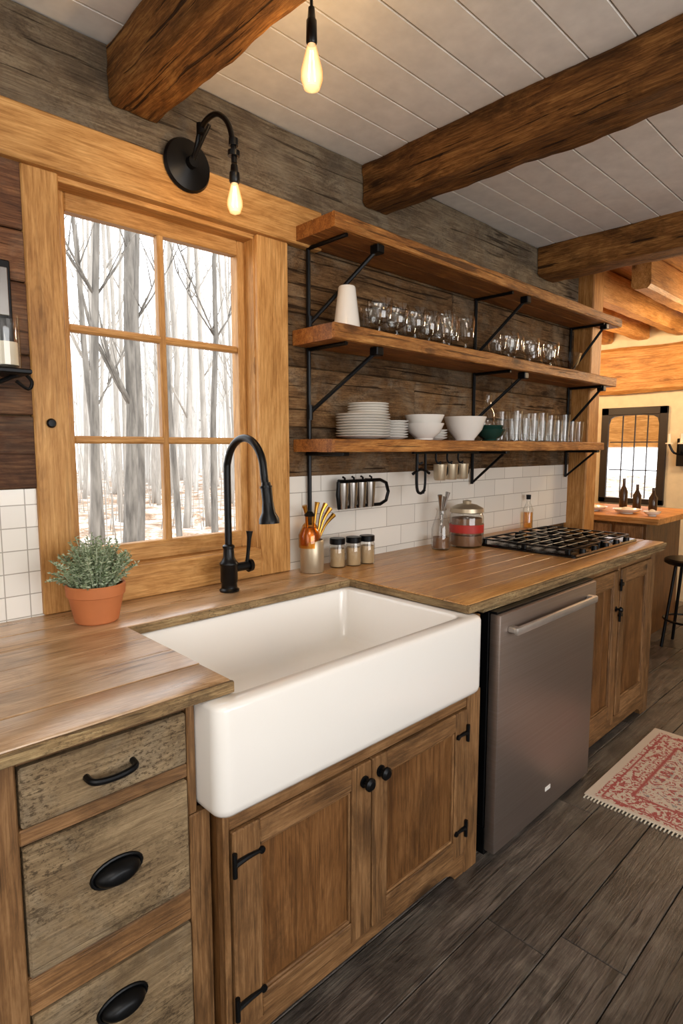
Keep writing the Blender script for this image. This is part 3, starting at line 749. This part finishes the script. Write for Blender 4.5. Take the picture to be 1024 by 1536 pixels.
mb=[bark('bark_near','#55504A','#7C766E'),bark('bark_mid_haze','#8C867E','#A29C94'),bark('bark_far_haze','#B4B0AA','#C2BFBA')]  # bark painted paler with distance, standing in for haze
b=Mb('forest_trees')
def tree(x,y,r,h,mat,br):
    z=-.9; lx,ly=random.uniform(-.05,.05),random.uniform(-.02,.02); pts=[];rs=[]
    for k in range(7):
        t=k/6; pts.append((x+lx*h*t+random.uniform(-.05,.05)*h*.12,y+ly*h*t,z+h*t)); rs.append(r*(1-.75*t)+.01)
    b.tube(pts,rs,mat,8,2,'z')
    for k in range(br):
        i=random.randint(2,5); p=Vector(pts[i]); a=random.choice((-1,1)); L=random.uniform(.6,2.2)
        q=p+Vector((a*L*.45,random.uniform(-.3,.3),L*.8)); e=q+Vector((a*L*.15,0,L*.8))
        b.tube([p,q,e],[rs[i]*.35,rs[i]*.22,.006],mat,6,2)
        for w in range(4):
            t=random.random(); s0=p.lerp(q,t); e2=s0+Vector((random.uniform(-.5,.5),0,random.uniform(.5,1.0)))
            b.tube([s0,s0.lerp(e2,.5)+Vector((0,0,-.05)),e2],[.012,.008,.003],mat,4,1)
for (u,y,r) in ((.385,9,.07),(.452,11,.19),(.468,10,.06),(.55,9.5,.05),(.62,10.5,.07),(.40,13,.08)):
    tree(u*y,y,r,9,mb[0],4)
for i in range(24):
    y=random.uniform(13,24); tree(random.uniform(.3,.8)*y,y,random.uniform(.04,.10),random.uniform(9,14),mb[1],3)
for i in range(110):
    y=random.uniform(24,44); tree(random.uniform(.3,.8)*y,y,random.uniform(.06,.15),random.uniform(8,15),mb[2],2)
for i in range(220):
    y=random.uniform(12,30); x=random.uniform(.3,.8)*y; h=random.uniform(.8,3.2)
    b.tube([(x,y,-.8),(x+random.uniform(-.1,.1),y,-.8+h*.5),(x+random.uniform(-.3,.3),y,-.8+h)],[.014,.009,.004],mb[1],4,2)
b.done(origin=False,angle=180)

# ------------------------------------------------------------------ light
w=bpy.data.worlds.new('sky'); SC.world=w; w.use_nodes=True
bg=w.node_tree.nodes['Background']; bg.inputs[0].default_value=(.94,.97,1,1); bg.inputs[1].default_value=3.4
def area(name,loc,tgt,sx,sy,e,col):
    l=bpy.data.lights.new(name,'AREA'); l.shape='RECTANGLE'; l.size=sx;l.size_y=sy;l.energy=e;l.color=col
    o=bpy.data.objects.new(name,l); o.location=loc; o.rotation_euler=(Vector(tgt)-Vector(loc)).to_track_quat('-Z','Y').to_euler(); SC.collection.objects.link(o)
def point(name,loc,e,col,r=.03):
    l=bpy.data.lights.new(name,'POINT'); l.energy=e;l.color=col;l.shadow_soft_size=r
    o=bpy.data.objects.new(name,l); o.location=loc; SC.collection.objects.link(o)
area('rear_fill',(.7,-2.9,1.55),(.9,1.5,1.3),3.6,1.4,60,(1,.97,.93))  # area fill added behind the camera, set at the invented rear opening
area('warm_top_fill',(-.4,-.6,2.55),(-.2,-.5,0),1.0,1.0,22,(1,.91,.80))  # unseen warm overhead fill added to brighten the room
area('side_fill',(-1.9,.2,1.7),(1.5,1.4,1.2),2.0,1.4,15,(1,.98,.95))  # fill added at the closed left wall, no window there
point('sconce_light',(1.06,1.555,2.14),4.0,(1,.66,.33))
point('pendant_light',(1.055,1.2,2.34),4.0,(1,.70,.38))
point('far_room_point',(5.2,1.0,2.2),60,(1,.76,.48),.15)  # warm point light in the far room, no fixture modelled
point('far_room_rear_point',(5.0,2.6,2.2),45,(1,.72,.42),.15)  # second warm point light, deeper in, also without a fixture
sun=bpy.data.lights.new('winter_sun','SUN'); sun.energy=2.5; sun.angle=.1; sun.color=(1,.96,.9)
so=bpy.data.objects.new('winter_sun',sun); so.rotation_euler=Vector((-.35,.75,-.9)).to_track_quat('-Z','Y').to_euler(); SC.collection.objects.link(so)

SC.view_settings.view_transform='Standard'; SC.view_settings.look='None'
cd=bpy.data.cameras.new('camera'); cd.sensor_fit='VERTICAL'; cd.sensor_height=36; cd.lens=889/1536*36; cd.clip_start=.02
c=bpy.data.objects.new('camera',cd); c.location=(0,0,1.42); c.rotation_euler=(math.radians(90)-math.atan(97/889),0,-math.atan2(863,894)); SC.collection.objects.link(c); SC.camera=c
